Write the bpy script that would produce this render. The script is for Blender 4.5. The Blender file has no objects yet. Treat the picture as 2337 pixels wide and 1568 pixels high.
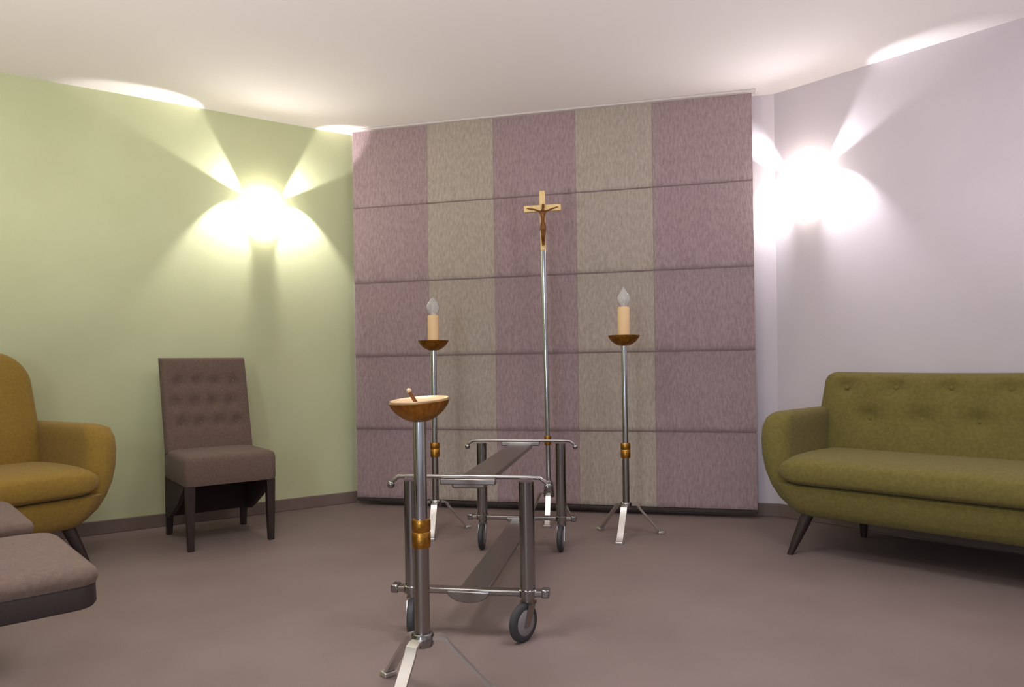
import bpy, bmesh, math, random
from mathutils import Vector, Matrix
random.seed(7)
PI = math.pi
sc = bpy.context.scene
COL = sc.collection

# ------------------------------------------------------------------ helpers
def srgb(r, g, b):
    f = lambda c: (c/255/12.92) if c/255 <= .04045 else ((c/255+.055)/1.055)**2.4
    return (f(r), f(g), f(b), 1)

def mat(name, col, rough=.8, metal=0, col2=None, nscale=20, stretch=(1, 1, 1), bump=0, bscale=200, bstretch=(1, 1, 1),
        sheen=0, emit=None, estr=0, trans=0, ior=1.45, spec=None, weave=0, rot=(0, 0, 0), detail=4):
    m = bpy.data.materials.new(name); m.use_nodes = True
    nt = m.node_tree; N = nt.nodes; Lk = nt.links
    b = N['Principled BSDF']
    b.inputs['Base Color'].default_value = col
    b.inputs['Roughness'].default_value = rough
    b.inputs['Metallic'].default_value = metal
    if spec is not None: b.inputs['Specular IOR Level'].default_value = spec
    if sheen:
        b.inputs['Sheen Weight'].default_value = sheen; b.inputs['Sheen Roughness'].default_value = .5
    if emit:
        b.inputs['Emission Color'].default_value = emit; b.inputs['Emission Strength'].default_value = estr
    if trans:
        b.inputs['Transmission Weight'].default_value = trans; b.inputs['IOR'].default_value = ior
    tc = N.new('ShaderNodeTexCoord')
    if col2:
        mp = N.new('ShaderNodeMapping'); mp.inputs['Scale'].default_value = stretch; mp.inputs['Rotation'].default_value = rot
        nz = N.new('ShaderNodeTexNoise'); nz.inputs['Scale'].default_value = nscale; nz.inputs['Detail'].default_value = detail
        rp = N.new('ShaderNodeValToRGB')
        rp.color_ramp.elements[0].color = col; rp.color_ramp.elements[1].color = col2
        rp.color_ramp.elements[0].position = .35; rp.color_ramp.elements[1].position = .65
        Lk.new(tc.outputs['Object'], mp.inputs['Vector']); Lk.new(mp.outputs['Vector'], nz.inputs['Vector'])
        Lk.new(nz.outputs['Fac'], rp.inputs['Fac']); Lk.new(rp.outputs['Color'], b.inputs['Base Color'])
    if bump:
        mp2 = N.new('ShaderNodeMapping'); mp2.inputs['Scale'].default_value = bstretch; mp2.inputs['Rotation'].default_value = rot
        n2 = N.new('ShaderNodeTexNoise'); n2.inputs['Scale'].default_value = bscale; n2.inputs['Detail'].default_value = 3
        bp = N.new('ShaderNodeBump'); bp.inputs['Strength'].default_value = bump; bp.inputs['Distance'].default_value = .004
        Lk.new(tc.outputs['Object'], mp2.inputs['Vector']); Lk.new(mp2.outputs['Vector'], n2.inputs['Vector'])
        Lk.new(n2.outputs['Fac'], bp.inputs['Height']); Lk.new(bp.outputs['Normal'], b.inputs['Normal'])
    return m

def obj(name, bm, m, parent=None, smooth=True, sub=0, bevel=0, bseg=3, sharp=40):
    me = bpy.data.meshes.new(name)
    bmesh.ops.recalc_face_normals(bm, faces=bm.faces)
    bm.to_mesh(me); bm.free()
    o = bpy.data.objects.new(name, me); COL.objects.link(o)
    me.materials.append(m)
    if smooth:
        for p in me.polygons: p.use_smooth = True
        me.set_sharp_from_angle(angle=math.radians(sharp))
    if bevel:
        md = o.modifiers.new('bevel', 'BEVEL'); md.width = bevel; md.segments = bseg; md.limit_method = 'ANGLE'
    if sub:
        md = o.modifiers.new('sub', 'SUBSURF'); md.levels = sub; md.render_levels = sub
    if parent: o.parent = parent
    return o

def thing(name, label, cat, loc=(0, 0, 0), rz=0, group=None):
    o = bpy.data.objects.new(name, None); COL.objects.link(o)
    o.location = loc; o.rotation_euler = (0, 0, rz); o.empty_display_size = .1
    tag(o, label, cat, group); return o

def tag(o, label, cat, group=None):
    o['label'] = label; o['category'] = cat
    if group: o['group'] = group

def struct(name, bm, m, **k):
    o = obj(name, bm, m, **k); o['kind'] = 'structure'; return o

def dup(root, loc, rz, label):
    r = root.copy(); COL.objects.link(r); r.location = loc; r.rotation_euler = (0, 0, rz); r['label'] = label
    for ch in list(root.children):
        c = ch.copy(); COL.objects.link(c); c.parent = r
        for g in list(ch.children):
            d = g.copy(); COL.objects.link(d); d.parent = c
    return r

def box(bm, x0, x1, y0, y1, z0, z1, M=None):
    v = [bm.verts.new((x, y, z)) for z in (z0, z1) for (x, y) in ((x0, y0), (x1, y0), (x1, y1), (x0, y1))]
    for f in ((3, 2, 1, 0), (4, 5, 6, 7), (0, 1, 5, 4), (1, 2, 6, 5), (2, 3, 7, 6), (3, 0, 4, 7)):
        bm.faces.new([v[i] for i in f])
    if M: bmesh.ops.transform(bm, matrix=M, verts=v)
    return v

def prism(bm, pts, axis, a0, a1):
    """extrude a 2-D outline along an axis ('x','y','z') from a0 to a1"""
    def P(p, a):
        return {'x': (a, p[0], p[1]), 'y': (p[0], a, p[1]), 'z': (p[0], p[1], a)}[axis]
    A = [bm.verts.new(P(p, a0)) for p in pts]; B = [bm.verts.new(P(p, a1)) for p in pts]
    bm.faces.new(A); bm.faces.new(B[::-1])
    n = len(pts)
    for i in range(n):
        bm.faces.new((A[i], A[(i+1) % n], B[(i+1) % n], B[i]))
    return A+B

def loft(bm, rings, cap=True):
    R = [[bm.verts.new(p) for p in r] for r in rings]
    n = len(rings[0])
    for a, b in zip(R, R[1:]):
        for i in range(n):
            bm.faces.new((a[i], a[(i+1) % n], b[(i+1) % n], b[i]))
    if cap:
        bm.faces.new(R[0][::-1]); bm.faces.new(R[-1])
    return R

def lathe(bm, prof, seg=32, flute=None, c=(0, 0)):
    """prof: list of (r, z); flute(k, z) -> radius factor"""
    rings = []
    for r, z in prof:
        rings.append([(c[0]+r*(flute(2*PI*i/seg, r, z) if flute else 1)*math.cos(2*PI*i/seg),
                       c[1]+r*(flute(2*PI*i/seg, r, z) if flute else 1)*math.sin(2*PI*i/seg), z) for i in range(seg)])
    return loft(bm, rings)

def tube(bm, pts, r, seg=12, cap=True):
    pts = [Vector(p) for p in pts]
    rs = r if isinstance(r, (list, tuple)) else [r]*len(pts)
    rings = []; up = None
    for i, p in enumerate(pts):
        d = (pts[min(i+1, len(pts)-1)]-pts[max(i-1, 0)]).normalized()
        if up is None:
            up = Vector((0, 0, 1)) if abs(d.z) < .9 else Vector((1, 0, 0))
        s = d.cross(up).normalized(); up = s.cross(d).normalized()
        rings.append([p + rs[i]*(math.cos(2*PI*k/seg)*s + math.sin(2*PI*k/seg)*up) for k in range(seg)])
    return loft(bm, rings, cap)

def rrect(cx, cy, w, d, r, n=5):
    """rounded rectangle outline in plan, w along x, d along y"""
    r = min(r, w/2-.001, d/2-.001); P = []
    for k, (sx, sy) in enumerate(((1, 1), (-1, 1), (-1, -1), (1, -1))):
        for i in range(n+1):
            a = PI/2*k + PI/2*i/n
            P.append((cx+sx*(w/2-r)+r*math.cos(a), cy+sy*(d/2-r)+r*math.sin(a)))
    return P

def slab(bm, xf, z0, z1, thick, nx, nz, yoff, dimples=(), pw=4.0, back_flat=.55, puff=0.0):
    """upholstered upright slab. xf(v)->(xl,xr) at height fraction; yoff(v)-> y of the mid plane; dimples: (x,z,depth,sigma)"""
    F = []; B = []
    for j in range(nz+1):
        v = j/nz; v = .5-.5*math.cos(PI*v); v = .35*v+.65*(j/nz)
        z = z0+(z1-z0)*v
        xl, xr = xf(v); rf = []; rb = []
        for i in range(nx+1):
            u = i/nx; uu = .5-.5*math.cos(PI*u); u = .35*uu+.65*u
            x = xl+(xr-xl)*u
            e = max(0, 1-abs(2*u-1)**pw*1.0)**(1/pw*1.6) * max(0, 1-abs(2*v-1)**(pw*1.6))**(1/pw*1.2)
            t = thick*e
            y = yoff(v)
            dd = 0
            for (dx, dz, dep, sg) in dimples:
                q = ((x-dx)**2+(z-dz)**2)/(2*sg*sg)
                if q < 12: dd += dep*math.exp(-q)
            rf.append((x, y - t*.5 - puff*e + dd*min(1, e*1.5), z)); rb.append((x, y + t*back_flat, z))
        F.append([bm.verts.new(p) for p in rf]); B.append([bm.verts.new(p) for p in rb])
    for j in range(nz):
        for i in range(nx):
            bm.faces.new((F[j][i], F[j][i+1], F[j+1][i+1], F[j+1][i]))
            bm.faces.new((B[j][i], B[j+1][i], B[j+1][i+1], B[j][i+1]))
    bmesh.ops.remove_doubles(bm, verts=bm.verts, dist=1e-5)
    ed = [e for e in bm.edges if len(e.link_faces) == 1]
    if ed:
        bmesh.ops.bridge_loops  # rims coincide except at zero thickness; fill anything left
        for j in range(nz):
            for i in (0, nx):
                q = [F[j][i], F[j+1][i], B[j+1][i], B[j][i]]
                if all(w.is_valid for w in q) and len(set(q)) == 4: bm.faces.new(q)
        for i in range(nx):
            for j in (0, nz):
                q = [F[j][i], F[j][i+1], B[j][i+1], B[j][i]]
                if all(w.is_valid for w in q) and len(set(q)) == 4: bm.faces.new(q)

def pillow(bm, x0, x1, y0, y1, z0, z1, rx=.08, rz=.08, crown=.02, n=8, nx=24):
    """seat cushion: pill shaped from the front, rounded front edge, slightly crowned top"""
    rings = []
    cz = (z0+z1)/2; hz = (z1-z0)/2
    cy = (y0+y1)/2; hy = (y1-y0)/2
    for i in range(nx+1):
        a = -1+2*i/nx
        x = (x0+x1)/2+(x1-x0)/2*math.sin(a*PI/2)
        d = min(x-x0, x1-x)
        k = 1 if d >= rx else math.sqrt(max(0, 1-(1-d/rx)**2))
        k = max(k, .02)
        ky = .80+.20*k
        ring = []
        for s in range(32):
            t = 2*PI*s/32
            c, q = math.cos(t), math.sin(t)
            ex = .45
            py = math.copysign(abs(c)**ex, c); pz = math.copysign(abs(q)**ex, q)
            zz = cz+hz*k*pz + (crown*(1-py*py)*k if pz > 0 else 0)
            ring.append((x, cy+hy*ky*py, zz))
        rings.append(ring)
    loft(bm, rings)

# ------------------------------------------------------------------ materials
M = {}
M['green'] = mat('green_paint', srgb(196, 200, 159), .9, col2=srgb(192, 196, 154), nscale=3, bump=.15, bscale=400)
M['lilac'] = mat('lilac_white_paint', srgb(206, 196, 201), .9, col2=srgb(203, 193, 198), nscale=3, bump=.12, bscale=400)
M['ceil'] = mat('ceiling_paint', srgb(238, 231, 229), .95, bump=.1, bscale=300)
M['floor'] = mat('brown_grey_floor', srgb(130, 114, 110), .6, col2=srgb(123, 107, 103), nscale=2.2, bump=.08, bscale=120, spec=.35)
M['skirt'] = mat('brown_skirting', srgb(118, 100, 92), .6, col2=srgb(110, 92, 84), nscale=5)
M['mauve'] = mat('mauve_curtain_cloth', srgb(164, 142, 143), .95, col2=srgb(144, 121, 124), nscale=90, stretch=(1, 1, .3), bump=.7, bscale=170, bstretch=(1, 1, .3), rot=(0, .5, 0), sheen=.15)
M['taupe'] = mat('taupe_curtain_cloth', srgb(177, 164, 152), .95, col2=srgb(158, 145, 133), nscale=90, stretch=(1, 1, .3), bump=.7, bscale=170, bstretch=(1, 1, .3), rot=(0, .5, 0), sheen=.15)
M['batten'] = mat('shaded_batten_cloth', srgb(122, 102, 102), .9)  # cloth colour darkened to draw the fold shadow along each seam
M['hem'] = mat('dark_weight_bar', srgb(52, 42, 38), .7)
M['rail'] = mat('white_curtain_rail', srgb(205, 196, 192), .5)
M['olive'] = mat('olive_green_velvet', srgb(116, 105, 50), .95, col2=srgb(106, 95, 43), nscale=60, bump=.35, bscale=420, sheen=.05)
M['mustard'] = mat('mustard_velvet', srgb(146, 117, 44), .95, col2=srgb(136, 108, 38), nscale=60, bump=.35, bscale=420, sheen=.1)
M['brown'] = mat('brown_upholstery', srgb(108, 89, 78), .95, col2=srgb(98, 80, 70), nscale=80, bump=.4, bscale=500, sheen=.06)
M['brown_dark'] = mat('dark_brown_upholstery', srgb(58, 46, 42), .9, bump=.3, bscale=500)
M['wood'] = mat('dark_stained_wood', srgb(48, 34, 30), .45, col2=srgb(38, 27, 24), nscale=10, stretch=(6, 6, 1))
M['steel'] = mat('polished_steel', srgb(150, 147, 146), .14, 1, bump=.03, bscale=40)
M['satin'] = mat('satin_steel', srgb(150, 142, 137), .3, 1, bump=.05, bscale=60)
M['chrome'] = mat('chrome_tube', srgb(196, 198, 202), .12, 1)
M['leg_steel'] = mat('brushed_leg_steel', srgb(212, 208, 204), .38, 1)
M['brass'] = mat('hammered_brass', srgb(190, 138, 62), .34, 1, col2=srgb(160, 110, 44), nscale=50, bump=.25, bscale=120)
M['brass_pale_lit'] = mat('lit_pale_brass', srgb(228, 200, 160), .45, .6)  # pale for the tip; on the dish plate it paints lit brass
M['cream'] = mat('cream_candle_plastic', srgb(226, 190, 142), .55)
M['glass'] = mat('clear_bulb_glass', (1, 1, 1, 1), .12, trans=.85, ior=1.4)
M['filament'] = mat('bulb_filament', srgb(235, 225, 215), .3, .2)
M['limewood'] = mat('light_wood_cross', srgb(240, 208, 146), .6, col2=srgb(228, 192, 128), nscale=16, stretch=(4, 4, .6))
M['bronze'] = mat('bronze_figure', srgb(112, 68, 26), .4, .5)
M['rubber'] = mat('dark_rubber', srgb(58, 56, 58), .6)
M['hub'] = mat('grey_wheel_hub', srgb(128, 122, 122), .5)
M['foot'] = mat('grey_rubber_foot', srgb(92, 84, 80), .7)
M['lamp'] = mat('lit_white_lamp_glass', srgb(245, 240, 232), .5, emit=(1, .95, .88, 1), estr=13)

# ------------------------------------------------------------------ room shell
H = 2.60
LC = Vector((-1.11, 5.13)); RC = Vector((1.635, 4.45))
LA = Vector((-3.5, 3.475)); LB = Vector((-3.5, -2.2)); RB = Vector((3.3, -2.2)); RA = Vector((3.3, 2.604))
def wall_bm(a, b, th=.12, z1=H, side=1):
    bm = bmesh.new(); d = (b-a).normalized(); n = Vector((d.y, -d.x))*side   # outward
    prism(bm, [tuple(a), tuple(b), tuple(b+n*th), tuple(a+n*th)], 'z', 0, z1); return bm
# room outline runs LB -> LA -> LC -> RC -> RA -> RB clockwise seen from above; outward is on the left
bm = bmesh.new()
prism(bm, [tuple(p) for p in (LB, LA, LC, RC, RA, RB)], 'z', -.12, 0); struct('floor', bm, M['floor'], smooth=False)
bm = bmesh.new()
prism(bm, [tuple(p) for p in (LB, LA, LC, RC, RA, RB)], 'z', H, H+.12); struct('ceiling', bm, M['ceil'], smooth=False)
def wall(name, a, b, m): struct(name, wall_bm(a, b, side=-1), m, smooth=False)
wall('wall_left', LA, LC, M['green'])
wall('wall_back', LC, RC, M['lilac'])
wall('wall_right', RC, RA, M['lilac'])
wall('wall_left_rear', LB, LA, M['green'])
wall('wall_right_rear', RA, RB, M['lilac'])
def skirting(name, a, b):
    d = (b-a).normalized(); n = Vector((d.y, -d.x))
    bm = bmesh.new(); prism(bm, [tuple(a), tuple(b), tuple(b+n*.014), tuple(a+n*.014)], 'z', 0, .08)
    struct(name, bm, M['skirt'], smooth=False, bevel=.004, bseg=2)
skirting('baseboard_left', LA, LC); skirting('baseboard_back', LC, RC); skirting('baseboard_right', RC, RA)

# ------------------------------------------------------------------ panel curtains
ax = (RC-LC).normalized(); nr = Vector((ax.y, -ax.x))          # nr points into the room
ang_back = math.atan2(ax.y, ax.x)
CW = LC + nr*.10
bounds = [.05, .598, 1.06, 1.608, 2.093, 2.690]
seams = [2.058, 1.538, 1.031, .530]
names = ['leftmost mauve panel curtain beside the green wall',
         'left taupe panel curtain behind the left candle stand',
         'middle mauve panel curtain behind the tall crucifix',
         'right taupe panel curtain behind the right candle stand',
         'rightmost mauve panel curtain ending beside the lilac white wall']
# rail on the ceiling
bm = bmesh.new(); box(bm, .03, 2.71, -.03, .03, 2.585, H)
o = obj('curtain_rail', bm, M['rail'], bevel=.004); o.location = (CW.x, CW.y, 0); o.rotation_euler.z = ang_back
tag(o, 'thin white rail on the ceiling carrying the panel curtains', 'curtain rail')
for k in range(5):
    x0, x1 = bounds[k], bounds[k+1]
    m = M['mauve'] if k % 2 == 0 else M['taupe']
    yo = 0
    x0 += .0005; x1 -= .0005
    w = x1-x0
    t = thing('panel_curtain', names[k], 'curtain', (CW.x+ax.x*(x0+x1)/2+nr.x*(-yo), CW.y+ax.y*(x0+x1)/2+nr.y*(-yo), 0), ang_back)
    bm = bmesh.new()
    zs = [2.586]; ys = [0.0]
    levels = [2.586]+seams+[.05]
    prof = []
    for a, b in zip(levels, levels[1:]):
        prof += [(0.0, a-.001), (-.001, a-(a-b)*.3), (-.002, a-(a-b)*.7), (-.0045, b+.03), (-.0045, b+.007), (-.001, b+.003)]
    nxs = 10
    front = []; back = []
    for (y, z) in prof:
        front.append([bm.verts.new((-w/2+w*i/nxs, y+.0012*math.sin(i*2.1+k*1.7+z*2.3), z)) for i in range(nxs+1)])
        back.append([bm.verts.new((-w/2+w*i/nxs, y+.003+.0012*math.sin(i*2.1+k*1.7+z*2.3), z)) for i in range(nxs+1)])
    for j in range(len(prof)-1):
        for i in range(nxs):
            bm.faces.new((front[j][i], front[j+1][i], front[j+1][i+1], front[j][i+1]))
            bm.faces.new((back[j][i], back[j][i+1], back[j+1][i+1], back[j+1][i]))
        for i in (0, nxs):
            bm.faces.new((front[j][i], back[j][i], back[j+1][i], front[j+1][i]))
    for j in (0, -1):
        for i in range(nxs):
            bm.faces.new((front[j][i], front[j][i+1], back[j][i+1], back[j][i]))
    obj('cloth', bm, m, t, sharp=60)
    for z in seams:
        bm = bmesh.new(); box(bm, -w/2+.001, w/2-.001, -.0035, .002, z-.005, z+.002)
        obj('batten', bm, M['batten'], t, smooth=False)
    bm = bmesh.new(); box(bm, -w/2, w/2, -.008, .006, .030, .050)
    obj('weight_bar', bm, M['hem'], t, bevel=.003)

# ------------------------------------------------------------------ sofa and armchair
def upholstered_seat(t, L, D, backH, m, dimples, corner_r, armH=.70, cush=(.345, .49), back_in=.10, dip=0):
    # base
    bm = bmesh.new(); rings = []
    for z, ins, fy in ((.195, .20, .09), (.205, .165, .065), (.24, .135, .045), (.30, .095, .03), (.345, .075, .025), (.352, .085, .035)):
        rings.append([(x, y, z) for x, y in rrect(L/2, (fy+D-.02)/2, L-2*ins, D-.02-fy, .10, 6)])
    loft(bm, rings); obj('base', bm, m, t, sharp=50)
    # arms
    for s in (0, 1):
        bm = bmesh.new(); rings = []
        for z, xc, w, y0, y1 in ((.22, .185, .08, .10, .70), (.27, .150, .12, .075, .73), (.33, .122, .14, .06, .75), (.40, .100, .15, .05, .76), (.48, .085, .15, .045, .765),
                                 (.56, .078, .15, .05, .77), (.62, .078, .146, .06, .77), (.665, .083, .13, .085, .77), (armH-.012, .090, .098, .115, .76), (armH-.002, .095, .06, .15, .74), (armH, .097, .03, .18, .72)):
            rings.append([((x if s == 0 else L-x), y, z) for x, y in rrect(xc, (y0+y1)/2, w, y1-y0, .085, 6)])
        loft(bm, rings); obj('armrest', bm, m, t, sharp=60)
    # back
    bm = bmesh.new()
    z0 = .33
    def xf(v):
        z = z0+(backH-z0)*v
        ins = back_in-.065*(1-v)
        r = corner_r
        q = 0
        if z > backH-r:
            q = r-math.sqrt(max(0, r*r-(z-(backH-r))**2))
        return ins+q, L-ins-q
    slab(bm, xf, z0, backH, .19, 64 if L > 1 else 36, 44, lambda v: .62+.09*v, dimples, pw=6, back_flat=.42, puff=.012)
    if dip:
        for vtx in bm.verts:
            if vtx.co.z > .6:
                vtx.co.z -= dip*math.sin(PI*max(0, min(1, vtx.co.x/L)))*(vtx.co.z-.6)/(backH-.6)
    bk = obj('backrest', bm, m, t, sharp=80)
    for (dx, dz, dep, sg) in dimples:
        bm = bmesh.new(); bmesh.ops.create_uvsphere(bm, u_segments=10, v_segments=6, radius=.013)
        v = (dz-z0)/(backH-z0)
        bmesh.ops.transform(bm, matrix=Matrix.Translation((dx, .62+.09*v-.095-.012+dep-.002, dz-dip*.5)) @ Matrix.Diagonal((1, .5, 1, 1)), verts=bm.verts)
        obj('button', bm, m, bk)
    # cushion
    bm = bmesh.new(); pillow(bm, .125, L-.125, -.015, .60, cush[0], cush[1], rx=.11, crown=.012)
    obj('seat_cushion', bm, m, t, sharp=80)
    # legs, splayed outward
    for sx in (0, 1):
        for sy in (0, 1):
            xi = .245 if sy == 0 else min(.295, L*.3)
            x = xi if sx == 0 else L-xi; y = .11 if sy == 0 else D-.165
            dx = (-.075 if sx == 0 else .075) if sy == 0 else 0; dy = -.05 if sy == 0 else .01
            bm = bmesh.new(); tube(bm, [(x+dx*q, y+dy*q, .215*(1-q)) for q in (0, .33, .66, 1)], [.030, .026, .021, .016], 16)
            for vtx in bm.verts:
                if vtx.co.z < .012: vtx.co.z = 0
            obj('leg', bm, M['wood'], t)

SA = math.atan2(-.724, .69)
sofa = thing('sofa', 'olive green two-seat sofa with buttoned back by the lilac white wall', 'sofa', (1.20, 3.654, 0), SA)
sd = []
for i in range(6): sd.append((.235+i*.25, .815, .030, .030))
for i in range(5): sd.append((.36+i*.25, .655, .034, .034))
upholstered_seat(sofa, 1.72, .82, .895, M['olive'], sd, .05, dip=.012)

AA = math.atan2(.85, .53)
# far front leg (x=L-.17, y=.06) stands at (-2.057, 3.526)
arm_L = .80
ca, sa = math.cos(AA), math.sin(AA)
ox = -2.057-(ca*(arm_L-.15)-sa*.06); oy = 3.526-(sa*(arm_L-.15)+ca*.06)
armchair = thing('armchair', 'mustard yellow high-back armchair at the left edge by the green wall', 'armchair', (ox, oy, 0), AA)
upholstered_seat(armchair, arm_L, .80, 1.06, M['mustard'], [], .17, back_in=.165, armH=.69)

# ------------------------------------------------------------------ brown dining chairs
def brown_chair(name, label, loc, rz, W=.48, D=.56, seat=.50, apron=.16, cover_sides=True):
    t = thing(name, label, 'chair', loc, rz)
    h = W/2
    bm = bmesh.new()
    zt = seat; za = seat-apron
    rings = []
    for z, ins in ((za, .004), (za+.01, 0), (zt-.035, 0), (zt-.014, .006), (zt-.003, .022), (zt, .05), (zt+.004, .14)):
        rings.append([(x, y, z) for x, y in rrect(0, D/2-.02, W-2*ins, D-.04-2*ins, .035, 5)])
    loft(bm, rings); obj('seat', bm, M['brown'], t, sharp=50)
    # back, reclined
    bm = bmesh.new(); z0 = seat-.03; z1 = 1.025
    dim = [(-.150+.103*i + (.0 if r != 1 else -.025), z, .024, .023) for r, z in enumerate((.880, .758, .640)) for i in range(4)]
    slab(bm, lambda v: (-h-.004+.0*v, h+.004-.0*v), z0, z1, .095, 44, 52, lambda v: D-.10+.15*v, dim, pw=9, back_flat=.5, puff=.006)
    bk = obj('backrest', bm, M['brown'], t, sharp=80)
    for (dx, dz, dep, sg) in dim:
        bm = bmesh.new(); bmesh.ops.create_uvsphere(bm, u_segments=8, v_segments=6, radius=.009)
        v = (dz-z0)/(z1-z0)
        bmesh.ops.transform(bm, matrix=Matrix.Translation((dx, D-.10+.15*v-.0475-.006+dep, dz)) @ Matrix.Diagonal((1, .5, 1, 1)), verts=bm.verts)
        obj('button', bm, M['brown'], bk)
    # side skirts sweeping down to the back legs, and the low back skirt
    for s in (-1, 1):
        bm = bmesh.new()
        pts = [(.05, za+.004), (.09, za-.03), (.22, za-.12), (.36, za-.19), (.44, max(.11, za-.225)), (D-.04, .11), (D-.04, za+.004)]
        xs = sorted((s*(h-.006), s*(h-.03)))
        prism(bm, pts, 'x', xs[0], xs[1]); obj('side_skirt', bm, M['brown_dark'], t, smooth=False)
    bm = bmesh.new(); box(bm, -h+.006, h-.006, D-.06, D-.035, .11, za+.004)
    obj('back_skirt', bm, M['brown_dark'], t, bevel=.006)
    for s in (-1, 1):
        for y, dy in ((.035, -.004), (D-.055, .035)):
            bm = bmesh.new(); top = za+.004; x = s*(h-.03)
            rings = []
            for z, w in ((top, .046), (top*.5, .040), (0, .031)):
                q = 1-z/top
                rings.append([(x+s*.0+dx*w/2, y+dy*q+dyy*w/2, z) for dx, dyy in ((1, 1), (-1, 1), (-1, -1), (1, -1))])
            loft(bm, rings); obj('leg', bm, M['wood'], t, bevel=.003)
    return t
ang = math.atan2(.60, .80)
brown_chair('dining_chair', 'brown buttoned high-back chair standing against the green wall', (-1.510, 3.890, 0), ang)

# two chairs cut by the left edge: seats only in view, facing the middle of the room
fa = math.atan2(.67, .74)            # facing direction
rzc = fa+PI/2                         # local -y is the front
def near_chair(label, corner, W=.56, seat=.505):
    # corner = near front corner of the seat (local x=-W/2 , y=0)
    c, s = math.cos(rzc), math.sin(rzc)
    x, y = -W/2, 0
    loc = (corner[0]-(c*x-s*y), corner[1]-(s*x+c*y), 0)
    t = thing('dining_chair', label, 'chair', loc, rzc)
    D = .56; h = W/2
    bm = bmesh.new(); rings = []
    for z, ins in ((seat-.045, .0), (seat-.03, -.004), (seat-.016, 0), (seat-.005, .016), (seat, .045), (seat+.006, .14)):
        rings.append([(x, y, z) for x, y in rrect(0, D/2, W-2*ins, D-2*ins, .05, 6)])
    loft(bm, rings); obj('seat', bm, M['brown'], t, sharp=50)
    bm = bmesh.new(); rings = []
    for z, ins in ((seat-.098, .004), (seat-.09, .0), (seat-.03, .002), (seat-.026, .006)):
        rings.append([(x, y, z) for x, y in rrect(0, D/2, W-2*ins, D-2*ins, .05, 6)])
    loft(bm, rings); obj('apron', bm, M['brown_dark'], t, sharp=50)
    bm = bmesh.new()
    slab(bm, lambda v: (-h+.01, h-.01), seat-.05, 1.02, .09, 30, 30, lambda v: D-.06+.10*v, (), pw=9, back_flat=.5)
    obj('backrest', bm, M['brown'], t, sharp=80)
    for sx in (-1, 1):
        for yy in (.235, D-.07):
            bm = bmesh.new(); x = sx*(h-.04); rings = []
            for z, w in ((seat-.09, .044), (.2, .038), (0, .03)):
                rings.append([(x+a*w/2, yy+b*w/2, z) for a, b in ((1, 1), (-1, 1), (-1, -1), (1, -1))])
            loft(bm, rings); obj('leg', bm, M['wood'], t, bevel=.003)
    return t
near_chair('brown chair seat with dark sides cut by the left edge, nearest the camera', (-.957, 1.672), W=.54)
near_chair('brown chair seat between the mustard armchair and the nearest brown chair', (-1.455, 2.195), W=.52)

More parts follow.
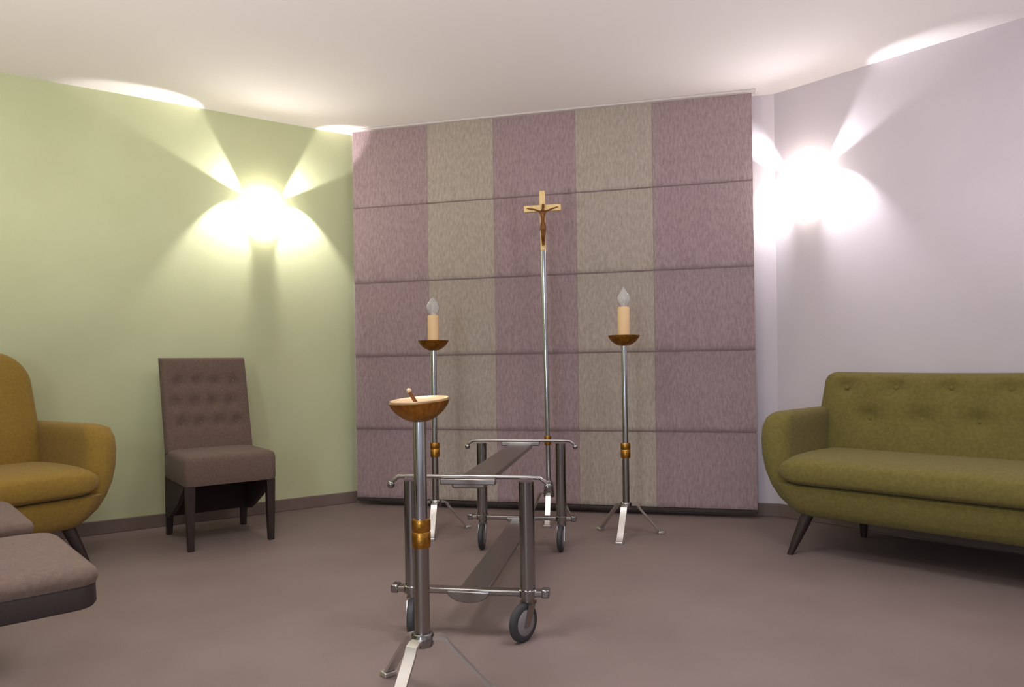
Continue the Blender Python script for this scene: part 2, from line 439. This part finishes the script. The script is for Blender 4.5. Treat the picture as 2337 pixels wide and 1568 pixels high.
# ------------------------------------------------------------------ catafalque trolley
tr = thing('coffin_trolley', 'empty steel coffin trolley on four castors behind the front candle stand', 'trolley', (-.0605, 3.15, 0), math.atan2(-.163, .986))
def rod(name, a, b, r, m, par=None, seg=14):
    bm = bmesh.new(); tube(bm, [a, b], r, seg); return obj(name, bm, m, par or tr, sharp=50)
HL = .612; PX = .207
for e, sy in (('front', -1), ('rear', 1)):
    y = sy*HL
    for sx in (-1, 1):
        p = rod('post', (sx*PX, y, .155), (sx*PX, y, .548), .027, M['steel'], seg=24)
        bm = bmesh.new(); lathe(bm, [(.006, .15), (.033, .15), (.033, .172), (.028, .176)], 20, c=(sx*PX, y)); obj('collar', bm, M['steel'], p, sharp=40)
    # top rail with turned-up hooked ends
    bm = bmesh.new()
    pts = [(-.285, y, .525), (-.275, y, .545), (-.255, y, .560), (-.22, y, .562), (0, y, .562), (.22, y, .562), (.255, y, .560), (.275, y, .545), (.285, y, .525)]
    tube(bm, pts, .0075, 12); r = obj('top_rail', bm, M['satin'], tr, sharp=60)
    for sx in (-1, 1):
        bm = bmesh.new(); bmesh.ops.create_uvsphere(bm, u_segments=14, v_segments=8, radius=.014)
        bmesh.ops.translate(bm, vec=(sx*.283, y, .530), verts=bm.verts); obj('end_cap', bm, M['steel'], r)
    # lower cross bar
    bm = bmesh.new(); box(bm, -.27, .27, y-.02, y+.02, .152, .172); b = obj('lower_bar', bm, M['satin'], tr, bevel=.005)
    for sx in (-1, 1):
        bm = bmesh.new(); box(bm, sx*.27-.014, sx*.27+.014, y-.022, y+.022, .148, .178); obj('end_cap', bm, M['steel'], b, bevel=.006)
    # rounded bracket in the middle of the lower bar
    bm = bmesh.new(); pts = [(-.075, .165), (-.075, .155)]
    pts += [(-.075+.15*i/10, .155-.030*math.sin(PI*i/10)**.6) for i in range(1, 10)] + [(.075, .155), (.075, .165)]
    prism(bm, pts, 'y', y-.03, y+.03); obj('bracket', bm, M['satin'], b, bevel=.004, sharp=30)
    # castors
    for sx in (-1, 1):
        sw = {(-1, -1): 1.75, (1, -1): 1.02, (-1, 1): 1.62, (1, 1): 1.52}[(sx, sy)]
        Mx = Matrix.Translation((sx*PX, y, 0)) @ Matrix.Rotation(sw, 4, 'Z')
        bm = bmesh.new(); tube(bm, [(0, 0, .150), (0, 0, .128)], .022, 16)
        for s2 in (-1, 1):
            prism(bm, [(-.018, .132), (.020, .132), (-.014, .054), (-.040, .054)], 'y', s2*.019-.002, s2*.019+.002)
        box(bm, -.02, .022, -.021, .021, .124, .134)
        bmesh.ops.transform(bm, matrix=Mx, verts=bm.verts)
        fk = obj('castor_fork', bm, M['satin'], tr, sharp=40)
        bm = bmesh.new()
        rings = []
        for yy, rr in ((-.014, .050), (-.013, .060), (-.007, .066), (.007, .066), (.013, .060), (.014, .050)):
            rings.append([(-.027+rr*math.cos(2*PI*i/32), yy, .066+rr*math.sin(2*PI*i/32)) for i in range(32)])
        loft(bm, rings); bmesh.ops.transform(bm, matrix=Mx, verts=bm.verts)
        wh = obj('wheel', bm, M['rubber'], tr, sharp=40)
        bm = bmesh.new(); rings = []
        for yy, rr in ((-.0175, .012), (-.017, .040), (-.013, .046), (.013, .046), (.017, .040), (.0175, .012)):
            rings.append([(-.027+rr*math.cos(2*PI*i/24), yy, .066+rr*math.sin(2*PI*i/24)) for i in range(24)])
        loft(bm, rings); bmesh.ops.transform(bm, matrix=Mx, verts=bm.verts); obj('wheel_hub', bm, M['hub'], wh, sharp=40)
# long beams
bm = bmesh.new(); box(bm, -.055, .055, -HL, HL, .128, .150); obj('lower_beam', bm, M['satin'], tr, bevel=.006)
bm = bmesh.new(); box(bm, -.060, .060, -HL, HL, .520, .545); obj('upper_beam', bm, M['satin'], tr, bevel=.006)
for y in (-HL, HL):
    bm = bmesh.new(); box(bm, -.10, .10, y-.016, y+.016, .535, .556); obj('rail_plate', bm, M['satin'], tr, bevel=.004)

# ------------------------------------------------------------------ tripod stands
def stand_legs(t, a0, R=.20, ch=.172, w=.034):
    for k in range(3):
        a = a0+2*PI*k/3
        prof = [(.0, ch), (.050, ch), (.066, ch-.006), (.076, ch-.024)]
        prof += [(.076+(R-.030-.076)*q, ch-.024-(ch-.024-.040)*q) for q in (.33, .66, 1)]
        prof += [(R-.022, .030), (R-.010, .018), (R-.002, .012)]
        bm = bmesh.new(); th = .009
        F = []
        for i, (r, z) in enumerate(prof):
            p0 = Vector(prof[max(i-1, 0)]); p1 = Vector(prof[min(i+1, len(prof)-1)]); d = (p1-p0).normalized(); nn = Vector((-d.y, d.x))
            q = [(r+nn.x*th/2, -w/2, z+nn.y*th/2), (r+nn.x*th/2, w/2, z+nn.y*th/2), (r-nn.x*th/2, w/2, z-nn.y*th/2), (r-nn.x*th/2, -w/2, z-nn.y*th/2)]
            F.append(q)
        loft(bm, F); bmesh.ops.rotate(bm, cent=(0, 0, 0), matrix=Matrix.Rotation(a, 3, 'Z'), verts=bm.verts)
        lg = obj('leg', bm, M['leg_steel'], t, sharp=25)
        bm = bmesh.new(); box(bm, R-.02, R+.014, -.021, .021, 0, .016)
        bmesh.ops.rotate(bm, cent=(0, 0, 0), matrix=Matrix.Rotation(a, 3, 'Z'), verts=bm.verts)
        obj('foot', bm, M['leg_steel'], lg, bevel=.004)

def candle_stand(label, loc, a0, rim, tilt=(0, 0), pricket=False, pole_r=.0165, foot=None):
    t = thing('candle_stand', label, 'candle stand', loc, 0, )
    zc = .478
    bm = bmesh.new(); tube(bm, [(0, 0, .15), (0, 0, zc-.02)], pole_r*1.15, 20); obj('lower_tube', bm, M['satin'], t, sharp=50)
    bm = bmesh.new(); tube(bm, [(0, 0, zc), (0, 0, rim-.05)], pole_r, 20); obj('upper_tube', bm, M['chrome'], t, sharp=50)
    bm = bmesh.new(); lathe(bm, [(.010, zc-.045), (.026, zc-.045), (.0275, zc-.038), (.0275, zc-.004), (.025, zc), (.0275, zc+.004), (.0275, zc+.03), (.025, zc+.036), (.010, zc+.036)], 24)
    obj('collar', bm, M['brass'], t, sharp=40)
    bm = bmesh.new(); lathe(bm, [(.008, .150), (.030, .150), (.033, .156), (.033, .182), (.028, .188), (.008, .188)], 24); obj('leg_hub', bm, M['steel'], t, sharp=40)
    # fluted brass drip dish
    R = .086
    fl = lambda a, r, z: 1+.03*math.cos(28*a)*min(1, r/R)*(1 if z < rim-.004 else .3)
    prof = [(.010, rim-.056), (.020, rim-.056), (.032, rim-.053), (.048, rim-.045), (.065, rim-.031), (.079, rim-.013), (R, rim-.001), (R+.001, rim+.002),
            (R-.003, rim+.003), (.074, rim-.007), (.055, rim-.016), (.036, rim-.021), (.006, rim-.021)]
    bm = bmesh.new(); lathe(bm, prof, 112, fl)
    Mt = Matrix.Translation((0, 0, rim)) @ Matrix.Rotation(tilt[0], 4, 'X') @ Matrix.Rotation(tilt[1], 4, 'Y') @ Matrix.Translation((0, 0, -rim))
    bmesh.ops.transform(bm, matrix=Mt, verts=bm.verts)
    dish = obj('drip_dish', bm, M['brass'], t, sharp=60)
    if pricket:
        bm = bmesh.new(); lathe(bm, [(.010, rim-.006), (.078, rim-.006), (.0845, rim+.006), (.084, rim+.0085), (.076, rim+.000), (.010, rim-.003)], 48)
        bmesh.ops.transform(bm, matrix=Mt, verts=bm.verts); obj('lit_dish_inside', bm, M['brass_pale_lit'], dish, sharp=60)  # pale inner plate stands in for brass lit from above
        bm = bmesh.new(); tube(bm, [(-.003, -.03, rim-.006), (-.013, -.03, rim+.012), (-.022, -.03, rim+.028), (-.026, -.03, rim+.036)], [.0058, .0055, .0052, .004], 12)
        sp = obj('pricket', bm, M['bronze'], t)
        bm = bmesh.new(); bmesh.ops.create_uvsphere(bm, u_segments=12, v_segments=8, radius=.0072); bmesh.ops.translate(bm, vec=(-.0255, -.03, rim+.034), verts=bm.verts)
        obj('tip', bm, M['brass_pale_lit'], sp)
    stand_legs(t, a0)
    return t

def electric_candle(label, loc, H=.165, r=.033, bulbH=.115, tilt=0):
    t = thing('electric_candle', label, 'candle', loc, 0)
    bm = bmesh.new(); lathe(bm, [(.006, -.0145), (r, -.0145), (r, H-.008), (r-.003, H), (r*.55, H+.002), (.006, H+.002)], 28); obj('candle_tube', bm, M['cream'], t, sharp=40)
    bm = bmesh.new()
    prof = [(.016, H-.004), (.018, H+.004), (.027, H+.018), (.0345, H+.036), (.034, H+.052), (.027, H+.070), (.017, H+.088), (.008, H+.102), (.002, H+bulbH)]
    fl = lambda a, rr, z: 1+.10*math.cos(5*a+z*38)*min(1, rr/.03)
    rings = lathe(bm, prof, 40, fl)
    b = obj('flame_bulb', bm, M['glass'], t, sharp=80)
    md = b.modifiers.new('solid', 'SOLIDIFY'); md.thickness = .0022; md.offset = -1
    bm = bmesh.new(); tube(bm, [(0, 0, H-.002), (0, 0, H+.02)], .007, 12)
    tube(bm, [(-.007, 0, H+.02), (-.005, 0, H+.05), (.005, 0, H+.052), (.007, 0, H+.02)], .0016, 8)
    obj('filament_stem', bm, M['filament'], b)
    return t
candle_stand('chrome candle stand with brass dish before the right taupe curtain', (.622, 4.005, 0), math.radians(250), 1.108)
electric_candle('cream electric candle with clear flame bulb before the right taupe curtain', (.622, 4.005, 1.1025))
candle_stand('chrome candle stand with brass dish left of the crucifix, before the left curtains', (-.450, 4.16, 0), math.radians(268), 1.100)
electric_candle('cream electric candle with clear flame bulb left of the crucifix', (-.450, 4.16, 1.0945), H=.152, r=.0315, bulbH=.105)
candle_stand('lower foreground candle stand with empty brass dish, in front of the coffin trolley', (-.268, 2.08, 0), math.radians(250), .850,
             tilt=(math.radians(3.5), math.radians(-3.5)), pricket=True, pole_r=.019)

# ------------------------------------------------------------------ crucifix on a tall pole
cr = thing('processional_crucifix', 'wooden crucifix on a tall chrome pole before the middle mauve curtain', 'crucifix', (.215, 4.40, 0), 0)
ZT = 1.650
LEAN = Matrix.Translation((0, 0, .16)) @ Matrix.Rotation(math.radians(-.55), 4, 'Y') @ Matrix.Translation((0, 0, -.16))
def leaned(name, bm, m, par=None, **k):
    bmesh.ops.transform(bm, matrix=LEAN, verts=bm.verts); return obj(name, bm, m, par or cr, **k)
bm = bmesh.new(); tube(bm, [(0, 0, .52), (0, 0, 1.0), (0, 0, ZT)], [.0145, .016, .0185], 20); leaned('upper_pole', bm, M['chrome'], sharp=50)
bm = bmesh.new(); tube(bm, [(0, 0, .16), (0, 0, .50)], .0165, 20); leaned('lower_pole', bm, M['chrome'], sharp=50)
bm = bmesh.new(); lathe(bm, [(.008, .465), (.020, .465), (.0215, .472), (.0215, .515), (.020, .522), (.008, .522)], 20); leaned('collar', bm, M['brass'], sharp=40)
bm = bmesh.new(); lathe(bm, [(.008, .150), (.030, .150), (.033, .156), (.033, .195), (.026, .24), (.022, .25), (.008, .25)], 24); obj('leg_hub', bm, M['steel'], cr, sharp=40)
stand_legs(cr, math.radians(262), R=.165, w=.030)
# cross: upright and beam
RY = Matrix.Translation((0, 0, 1.9)) @ Matrix.Rotation(math.radians(-1.2), 4, 'Y') @ Matrix.Translation((0, 0, -1.9))
zb = 1.905
bm = bmesh.new(); box(bm, -.0165, .0165, -.014, .014, ZT-.005, ZT+.36); up = leaned('cross_upright', bm, M['limewood'], bevel=.003)
bm = bmesh.new(); box(bm, -.112, .112, -.0155, .0125, zb-.019, zb+.019)
bmesh.ops.rotate(bm, cent=(0, 0, zb), matrix=Matrix.Rotation(math.radians(-2.5), 3, 'Y'), verts=bm.verts)
leaned('cross_beam', bm, M['limewood'], bevel=.003)
# little bronze corpus, one continuous skinned figure
sk = {'pel': (0, -.030, zb-.105, .015), 'bel': (0, -.031, zb-.075, .0135), 'chest': (0, -.032, zb-.040, .0175), 'neck': (0.001, -.033, zb-.012, .008), 'head': (.004, -.038, zb+.012, .0125), 'top': (.005, -.037, zb+.022, .009),
      'shL': (-.022, -.031, zb-.022, .0095), 'elL': (-.050, -.026, zb-.010, .0075), 'haL': (-.085, -.023, zb-.004, .006), 'fiL': (-.096, -.0225, zb-.002, .005),
      'shR': (.022, -.031, zb-.022, .0095), 'elR': (.050, -.026, zb-.010, .0075), 'haR': (.085, -.023, zb+.002, .0052), 'fiR': (.096, -.0225, zb+.004, .004),
      'hiL': (-.008, -.031, zb-.122, .0125), 'knL': (-.0065, -.045, zb-.168, .0095), 'anL': (-.004, -.026, zb-.215, .0065), 'toL': (-.004, -.034, zb-.232, .005),
      'hiR': (.008, -.031, zb-.122, .0125), 'knR': (.0065, -.047, zb-.166, .0095), 'anR': (.004, -.031, zb-.213, .0065), 'toR': (.003, -.040, zb-.230, .005)}
ed = [('pel', 'bel'), ('bel', 'chest'), ('chest', 'neck'), ('neck', 'head'), ('head', 'top'), ('chest', 'shL'), ('shL', 'elL'), ('elL', 'haL'), ('haL', 'fiL'), ('chest', 'shR'), ('shR', 'elR'), ('elR', 'haR'), ('haR', 'fiR'),
      ('pel', 'hiL'), ('hiL', 'knL'), ('knL', 'anL'), ('anL', 'toL'), ('pel', 'hiR'), ('hiR', 'knR'), ('knR', 'anR'), ('anR', 'toR')]
me = bpy.data.meshes.new('corpus'); keys = list(sk)
me.from_pydata([sk[k][:3] for k in keys], [(keys.index(a), keys.index(b)) for a, b in ed], [])
corpus = bpy.data.objects.new('corpus_figure', me); COL.objects.link(corpus)
md = corpus.modifiers.new('skin', 'SKIN'); md.use_smooth_shade = True
for i, k in enumerate(keys):
    sv = me.skin_vertices[0].data[i]; q = sk[k][3]*(.62 if k in ('shL', 'elL', 'haL', 'fiL', 'shR', 'elR', 'haR', 'fiR') else .85); sv.radius = (q, q); sv.use_root = (k == 'pel')
corpus.modifiers.new('sub', 'SUBSURF').render_levels = 2
me.materials.append(M['bronze'])
corpus.parent = cr; corpus.matrix_basis = LEAN
corpus['label'] = 'bronze figure on the cross'
bm = bmesh.new(); rings = []
for z, rx, ry in ((zb-.092, .012, .011), (zb-.105, .0155, .0135), (zb-.122, .018, .0145), (zb-.138, .017, .0135), (zb-.142, .014, .011)):
    rings.append([(rx*math.cos(2*PI*i/20)*(1+.06*math.cos(6*PI*i/10)), -.033+ry*math.sin(2*PI*i/20), z) for i in range(20)])
loft(bm, rings); lc = obj('loincloth', bm, M['bronze'], corpus, sharp=60)

# ------------------------------------------------------------------ wall lamps
LW = (LC-LA).normalized(); nL = Vector((LW.y, -LW.x)); RWd = (RA-RC).normalized(); nR = Vector((RWd.y, -RWd.x))
def wall_lamp(label, p, d, n, z, power, warm, soft=1, up=1, wide=.1, W=.28, HH=.18):
    """p = point on wall (2-D), d = along wall (viewer left to right), n = into the room"""
    rz = math.atan2(d.y, d.x)
    t = thing('wall_lamp', label, 'lamp', (p.x, p.y, z), rz)
    bm = bmesh.new(); box(bm, -.07, .07, -.012, 0, -.06, .06); obj('wall_plate', bm, M['rail'], t, bevel=.003)
    # curved shade bowed out from the wall: local -y points into the room
    bm = bmesh.new(); rings = []; nseg = 16
    def sect(z, half, dep):
        out = [(half*math.sin(-PI/2+PI*i/nseg), -.012-dep*math.cos(-PI/2+PI*i/nseg)**.8 if 0 < i < nseg else -.012, z) for i in range(nseg+1)]
        return out + [(x*.94, min(-.008, y+.008), z) for (x, y, z) in out[::-1]]
    for zz, half, dep in ((-HH/2, W*.34, .075), (-HH/4, W*.45, .095), (0, W*.5, .10), (HH/4, W*.48, .10), (HH/2, W*.42, .09)):
        rings.append(sect(zz, half, dep))
    loft(bm, rings); obj('shade', bm, M['lamp'], t, sharp=60)
    for (dx_, dy_, dz_, half_deg, bl, pw, px_, py_, pz_) in (
            (-1, .12, 1.0, 20, .4, up*.55, -.10, -.035, HH/2+.005), (1, .12, 1.0, 20, .4, up*.55, .10, -.035, HH/2+.005),
            (0, -1.0, .62, 58, 1, wide, 0, -.11, HH/2+.02),
            (-.22, .36, -.62, 32, .4, .36, -.145, -.13, .13), (.22, .36, -.62, 32, .4, .36, .145, -.13, .13)):
        ld = bpy.data.lights.new('beam', 'SPOT'); ld.energy = power*pw; ld.color = warm
        ld.spot_size = math.radians(half_deg*2); ld.spot_blend = min(1, bl*soft); ld.shadow_soft_size = .012
        lo = bpy.data.objects.new('beam', ld); COL.objects.link(lo); lo.parent = t
        lo.location = (px_, py_, pz_)
        dirv = Vector((dx_, dy_, dz_)).normalized()
        lo.rotation_euler = dirv.to_track_quat('-Z', 'Y').to_euler()
    return t
WARM = (1, .95, .94); COOL = (.95, .96, 1)
pL = LC - LW*.632
wall_lamp('glowing white wall lamp on the green wall above the brown chair', pL, LW, nL, 1.97, 62, WARM)
pR = RC + RWd*.20
wall_lamp('glowing white wall lamp on the lilac wall right of the curtain', pR, RWd, nR, 1.985, 52, COOL, soft=1.8, up=.75, wide=.08)

# ------------------------------------------------------------------ general room light (added fills out of view, world light through the open rear)
def area(name, loc, size, power, color, rot=(0, 0, 0)):
    ld = bpy.data.lights.new(name, 'AREA'); ld.shape = 'DISK'; ld.size = size; ld.energy = power; ld.color = color
    lo = bpy.data.objects.new(name, ld); COL.objects.link(lo); lo.location = loc; lo.rotation_euler = rot
area('added_overhead_fill', (-.8, 1.8, H-.05), .7, 19, (1, .96, .95))  # added overhead fill on both sides, no real fitting behind it
area('added_overhead_fill', (.9, 1.9, H-.05), .7, 16, (.97, .96, 1))
for tx, tc, te in ((-1.95, (1, .955, .90), 135), (1.8, (.98, .965, 1), 84)):     # added upward fill beside the camera, unseen, to brighten the ceiling
    ld = bpy.data.lights.new('added_ceiling_wash', 'SPOT'); ld.energy = te; ld.color = tc; ld.spot_size = math.radians(140); ld.spot_blend = .5; ld.shadow_soft_size = .12
    lo = bpy.data.objects.new('added_ceiling_wash', ld); COL.objects.link(lo); lo.location = (tx, 1.2, 1.0)
    lo.rotation_euler = Vector((0, .36, .93)).to_track_quat('-Z', 'Y').to_euler()
ld = bpy.data.lights.new('added_cool_strip', 'AREA'); ld.shape = 'RECTANGLE'; ld.size = .4; ld.size_y = 1.8; ld.energy = 38; ld.color = (.72, .85, 1)  # added cool strip, puts bright lines on the steel posts
lo = bpy.data.objects.new('added_cool_strip', ld); COL.objects.link(lo); lo.location = (-1.3, -2.1, 1.45); lo.rotation_euler = (PI/2, 0, 0)
w = bpy.data.worlds.new('world'); sc.world = w; w.use_nodes = True
w.node_tree.nodes['Background'].inputs['Color'].default_value = (.95, .95, 1, 1)
w.node_tree.nodes['Background'].inputs['Strength'].default_value = .40

# ------------------------------------------------------------------ camera
cd = bpy.data.cameras.new('camera'); cam = bpy.data.objects.new('camera', cd); COL.objects.link(cam)
cd.sensor_width = 36; cd.sensor_fit = 'HORIZONTAL'; cd.lens = 36*1650/2337; cd.shift_y = 51/2337
cam.location = (0, 0, .95)
cam.rotation_euler = (Matrix.Rotation(PI/2, 3, 'X') @ Matrix.Rotation(-.014, 3, 'Z')).to_euler()
cd.clip_start = .05
sc.camera = cam
vs = sc.view_settings
vs.view_transform = 'Standard'; vs.look = 'None'; vs.gamma = 1; vs.use_curve_mapping = False; vs.exposure = .32
